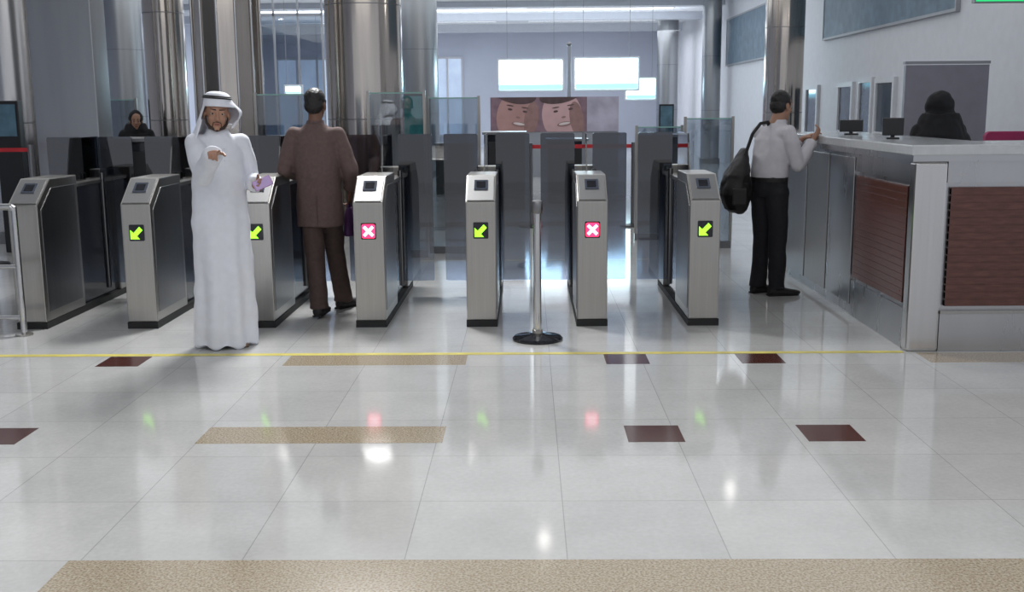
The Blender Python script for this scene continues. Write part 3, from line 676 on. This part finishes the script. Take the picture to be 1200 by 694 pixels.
m.loft([((.0,.0,.020),Rr,F_,.205,.172),((.0,0,.12),Rr,F_,.198,.162),((-.01,0,.45),Rr,F_,.190,.152),((-.025,0,.70),Rr,F_,.188,.148),((-.035,0,.86),Rr,F_,.186,.144),((-.04,0,1.0),Rr,F_,.180,.136),((-.05,0,1.2),Rr,F_,.174,.128),((-.055,0,1.32),Rr,F_,.170,.120),((-.055,0,1.39),Rr,F_,.135,.088),((-.055,-.01,1.445),Rr,F_,.072,.07),((-.055,-.015,1.465),Rr,F_,.064,.062)],40)
sleeves(m,J,.072,.062,.052,.015)
e0=Vector(J['el'][0]); w0=Vector(J['wr'][0]); m.cap(e0-UZ*.03,e0+(w0-e0)*.75-UZ*.03,.052,.042)
def thf(c):
    a=math.atan2(c.y,c.x+.02); k=max(0,min(1,(1.15-c.z)/.9))
    return .016*k*math.sin(a*7+1.2*math.sin(c.z*2.3)+2*noise.noise(Vector((0,0,c.z*2))))+.009*noise.noise(Vector((c.x*9,c.y*9,c.z*3)))+.008*noise.noise(Vector((c.x*5+c.z*6,c.y*5,c.z*10)))+.005
th=solid(m,'white_robe',M['thobe'],t,.008,4,fold=thf)
mm=MB()
for z in (1.35,1.27,1.19): mm.ball(Vector((-.055,0,z))+F_*.130,.006,sub=2)
mm.build('button',M['thobe'],th)
shoes(t,J,M['sandal'],'sandal')
# headcloth
rows=[(.146,.012,.014),(.142,.052,.062),(.128,.078,.094),(.105,.086,.106),(.075,.089,.110),(.045,.091,.112),(.015,.096,.112),(-.03,.102,.112),(-.08,.108,.114),(-.13,.118,.120),(-.18,.140,.134),(-.23,.158,.148)]
NT=84; bm=bmesh.new(); g=[]
for i,(z,rx,ry) in enumerate(rows):
    row=[]
    for j in range(NT):
        a=2*PI*j/NT; dx=math.sin(a); dy=-math.cos(a); kk=max(0,min(1,(.06-z)/.15))
        f=1+kk*.085*math.sin(a*8+z*16)+.02*math.sin(a*5)
        ex=0; ez=0
        if dx>.2 and z<.08:
            ex=.085*max(0,1-abs(z-.005)/.085)*((dx-.2)/.8); ez=.012*ex/.09
        if dx<-.2 and z<.04: ex=-.018*min(1,(.04-z)/.1)*((-dx-.2)/.8)
        row.append(bm.verts.new((dx*(rx*f)+ex,.016+dy*ry*f,z+.012*kk*math.cos(a*3)+ez)))
    g.append(row)
for i in range(len(rows)-1):
    for j in range(NT):
        a=(2*PI*(j+.5)/NT+PI)%(2*PI)-PI; lim=R(64) if rows[i][0]>-.02 else R(56)
        if rows[i][0]<=.046 and abs(a)<lim: continue
        if a>0 and rows[i][0]<-.075: continue      # cloth thrown back on this side
        bm.faces.new([g[i][j],g[i][(j+1)%NT],g[i+1][(j+1)%NT],g[i+1][j]])
bm.faces.new(g[0])
bmesh.ops.delete(bm,geom=[v for v in bm.verts if not v.link_faces],context='VERTS')
bm.transform(H); me=bpy.data.meshes.new('headcloth'); bm.to_mesh(me); bm.free(); me.materials.append(M['thobe']); me.polygons.foreach_set('use_smooth',[True]*len(me.polygons))
o=bpy.data.objects.new('headcloth',me); COL.objects.link(o); o.parent=t
q=o.modifiers.new('s','SOLIDIFY'); q.thickness=.006; q.offset=1; q=o.modifiers.new('b','SUBSURF'); q.levels=1; q.render_levels=1
MB().ringtube((0,.020,.112),.087,.107,.0050,H).ringtube((0,.018,.101),.091,.111,.0050,H).build('black_head_cord',M['hair'],t,smooth=True)
# phone in the hand
w=TR@(Vector(J['wr'][1])+Vector((.6,-.8,.1)).normalized()*.11+Vector((-.02,-.035,.0)))+Vector(p)
ph=thing('phone','small purplish phone held by the man in the white robe','phone',w)
ph.rotation_euler=(R(-35),R(62),R(-15))
MB().box(-.034,.034,-.006,.006,-.03,.095).build('phone_body',M['phone'],ph,bevel=.003)
MB().box(-.030,.030,-.0075,-.006,-.022,.087).build('phone_screen',M['phonescreen'],ph)
# ---- 2 man in brown, back view, walking away
p=G(386,372)
t=thing('person','man in brown jacket and dark trousers walking away through the turnstile lane','person',p)
J=dict(ty=R(176),hy=R(172),head=(-.080,.20,1.625),chest=(-.080,.15,1.325),pelvis=(-.065,.15,.93),
 sh=[(.095,.14,1.41),(-.255,.15,1.41)],el=[(.180,.12,1.14),(-.330,.14,1.14)],wr=[(.145,.30,.96),(-.24,.38,1.07)],
 hip=[(.005,.16,.86),(-.130,.14,.86)],kn=[(.0,.34,.47),(-.110,.10,.47)],an=[(.045,.40,.085),(-.075,.0,.10)],foot=[(.6,1,0),(.1,1,0)],
 hand=[((-.1,.3,-1),(-1,.2,0),(0,1,.2),(.6,.7,.8,.8)),((.4,1,.1),(.8,-.2,-.4),(0,.2,1),(.5,.6,.6,.6))])
H=build_body(t,J,M['skin2'])
face_parts(t,H,None,hair=True)
trousers(t,J,M['trouser'])
F_,Rr=fr(J['ty']); m=MB()
m.loft([((-.065,.15,.70),Rr,F_,.186,.140),((-.065,.15,.85),Rr,F_,.184,.136),((-.07,.15,1.02),Rr,F_,.176,.126),((-.08,.15,1.2),Rr,F_,.186,.130),((-.08,.15,1.34),Rr,F_,.186,.120),((-.082,.155,1.42),Rr,F_,.155,.09),((-.084,.165,1.48),Rr,F_,.08,.075)],40)
sleeves(m,J,.072,.060,.050,.03)
jk=solid(m,'brown_jacket',M['jacket'],t,.009,3,fold=fold_fn(.010,6,4,3))
m=MB(); m.loft([(( -.084,.165,1.465),Rr,F_,.078,.074),((-.084,.175,1.51),Rr,F_,.064,.064)],28); m.build('jacket_collar',M['jacket'],jk,smooth=True)
MB().box(-.066,-.062,.008,.012,.70,.94).build('vent_seam',M['trouser'],jk)
shoes(t,J,M['leather'])
w=Vector(J['wr'][0])+Vector((-.02,.04,-.10))+Vector(p)
bg=thing('carrier_bag','dark purple bag carried in the right hand of man in brown','bag',w)
MB().loft([((0,0,-.26),UX,UY,.04,.09),((0,0,-.24),UX,UY,.045,.10),((0,0,-.12),UX,UY,.04,.10),((0,0,-.04),UX,UY,.02,.07)],20).build('bag_body',M['purple'],bg,smooth=True)
MB().tube([(0,-.05,-.05),(0,-.03,.0),(0,0,.02),(0,.03,.0),(0,.05,-.05)],.008).build('bag_handle',M['purple'],bg,smooth=True)
# ---- 3 man in white shirt at counter
p=G(903,345)
t=thing('person','man in white shirt and black trousers leaning at the service counter','person',p)
J=dict(ty=R(130),hy=R(128),hp=R(6),head=(.045,.02,1.585),chest=(-.015,.0,1.295),pelvis=(-.045,0,.94),
 sh=[(.070,-.16,1.375),(-.12,.12,1.375)],el=[(.155,-.15,1.10),(.10,.28,1.12)],wr=[(.305,-.02,1.30),(.28,.22,1.31)],
 hip=[(.01,-.08,.87),(-.09,.07,.87)],kn=[(.03,-.08,.48),(-.07,.08,.48)],an=[(.03,-.07,.085),(-.09,.09,.085)],foot=[(1,.15,0),(1,.5,0)],
 hand=[((.5,.25,.80),(-.6,.6,.3),(.2,.7,-.6),(.5,.6,.6,.6)),((1,.1,.45),(0,0,-1),(0,-1,0),(.25,.3,.3,.35))])
H=build_body(t,J,M['skin1'])
face_parts(t,H,None,hair=True)
trousers(t,J,M['blacktr'],top=.08)
F_,Rr=fr(J['ty']); m=MB()
m.loft([((-.045,0,.985),Rr,F_,.162,.120),((-.04,0,1.05),Rr,F_,.172,.132),((-.03,0,1.18),Rr,F_,.172,.132),((-.015,0,1.31),Rr,F_,.174,.120),((-.005,0,1.385),Rr,F_,.140,.088),((.010,0,1.445),Rr,F_,.072,.07)],40)
sleeves(m,J,.068,.058,.046,.02)
sh_=solid(m,'white_shirt',M['shirt'],t,.008,3,fold=fold_fn(.010,6,5,7))
m=MB(); m.loft([((.010,0,1.43),Rr,F_,.070,.068),((.020,.005,1.475),Rr,F_,.062,.062)],28); m.build('shirt_collar',M['shirt'],sh_,smooth=True)
MB().loft([((-.045,0,.965),Rr,F_,.170,.128),((-.045,0,1.0),Rr,F_,.170,.128)],36).build('belt',M['leather'],t,smooth=True)
shoes(t,J,M['leather'])
bp=Vector(p)
bg=thing('shoulder_bag','black shoulder bag hanging behind the man in the white shirt','bag',bp+Vector((-.315,.0,.70)))
m=MB(); m.loft([((.01,0,.0),UX,UY,.05,.10),((.0,0,.03),UX,UY,.10,.16),((-.01,0,.16),UX,UY,.130,.19),((.0,0,.32),UX,UY,.105,.17),((.03,0,.44),UX,UY,.06,.12),((.05,0,.54),UX,UY,.025,.06)],24)
solid(m,'bag_body',M['leather'],bg,.008,5,fold=fold_fn(.016,7,6,5))
MB().tube([(.04,-.08,.46),(.10,-.10,.66),(.17,-.07,.745),(.24,-.03,.755),(.29,.04,.64)],.014).build('bag_strap',M['leather'],bg,smooth=True)
MB().box(-.07,.05,-.20,-.17,.08,.22).build('bag_pocket',M['leather'],bg,bevel=.012)
# ---- 4, 5 robed people in black
def robed(name_label,loc,yaw,scale,skin,hd=1.50,wide=1.0):
    t=thing('person',name_label,'person',loc); t.scale=(scale,scale,scale)
    c,s=math.cos(yaw),math.sin(yaw)
    def r(x,y,z): return (c*x-s*y,s*x+c*y,z)
    J=dict(ty=yaw,hy=yaw,head=r(0,-.03,hd),chest=r(0,0,1.25),pelvis=r(0,0,.9),
     sh=[r(-.165,0,1.33),r(.165,0,1.33)],el=[r(-.21,.0,1.07),r(.21,.0,1.07)],wr=[r(-.13,-.2,1.12),r(.13,-.2,1.12)],
     hip=[r(-.08,0,.84),r(.08,0,.84)],kn=[r(-.09,-.01,.46),r(.09,-.01,.46)],an=[r(-.09,0,.085),r(.09,0,.085)],foot=[r(-.1,-1,0),r(.1,-1,0)],
     hand=[(r(.4,-1,0),(0,0,-1),r(1,.2,0)),(r(-.4,-1,0),(0,0,-1),r(-1,.2,0))])
    H=build_body(t,J,skin,.008); face_parts(t,H,None,hair=False)
    F_,Rr=fr(yaw); m=MB()
    m.loft([((0,0,.03),Rr,F_,.26,.24),((0,0,.5),Rr,F_,.22,.18),((0,0,.9),Rr,F_,.19,.15),((0,0,1.2),Rr,F_,.19,.14),((0,0,1.33),Rr,F_,.17,.11),((0,0,1.41),Rr,F_,.08,.07)],36)
    sleeves(m,J,.08,.08,.075,.0)
    solid(m,'black_robe',M['abaya'],t,.011,4,fold=fold_fn(.014,7,2,2))
    m=MB(); m.ball((0,.03,.035),(.098*wide,.100*wide,.110),H).ball((0,.045,-.05),(.10*wide,.085*wide,.10),H)
    m.loft([(r(0,.03,hd-.42),Rr,F_,.27*wide,.16*wide),(r(0,.03,hd-.30),Rr,F_,.245*wide,.15*wide),(r(0,.03,hd-.20),Rr,F_,.20*wide,.14*wide),(r(0,.02,hd-.12),Rr,F_,.16*wide,.13*wide),(r(0,.02,hd-.03),Rr,F_,.125*wide,.11*wide)],32)
    solid(m,'black_headscarf',M['abaya'],t,.009,3,fold=fold_fn(.016,9,5,4))
    shoes(t,J,M['leather'])
    return t
q=V(1100,150,9.1)
robed('person in black robe and headscarf behind the service counter',(q.x,9.1,0),R(190),1.03,M['skin1'],wide=1.15)
q=V(160,150,14.2)
robed('distant person in black headscarf behind the long black desk',(q.x,14.2,0),R(20),.97,M['skin1'])
# ================================================================ LIGHT
def area(n,loc,sx,sy,e,col=(1,1,1),rot=(0,0,0)):
    l=bpy.data.lights.new(n,'AREA'); l.shape='RECTANGLE'; l.size=sx; l.size_y=sy; l.energy=e; l.color=col
    o=bpy.data.objects.new(n,l); COL.objects.link(o); o.location=loc; o.rotation_euler=rot
area('ceiling_panel_near',(0,1.5,4.35),10,6,200,(1,.985,.96))
area('ceiling_panel_mid',(-2,14,4.35),14,10,270,(.97,.98,1))
area('ceiling_panel_back',(-2,25,4.35),14,8,350,(.92,.96,1))
area('ceiling_panel_far',(-2,36,4.0),14,6,520,(.88,.93,1))
area('added_ceiling_uplight',(-2,33.5,3.6),13,1.2,130,(.85,.92,1),(PI,0,0))  # unseen lamp, added facing up to brighten the far ceiling
l=bpy.data.lights.new('key_lamp','AREA'); l.size=1.0; l.energy=130; l.spread=R(120)
o=bpy.data.objects.new('key_lamp',l); COL.objects.link(o); o.location=(-1.65,9.8,4.3)
o.rotation_euler=(Vector((-1.9,6.3,.0))-Vector(o.location)).to_track_quat('-Z','Y').to_euler()
w=bpy.data.worlds.new('world'); S.world=w; w.use_nodes=True; w.node_tree.nodes['Background'].inputs[0].default_value=(.86,.90,1,1); w.node_tree.nodes['Background'].inputs[1].default_value=.62
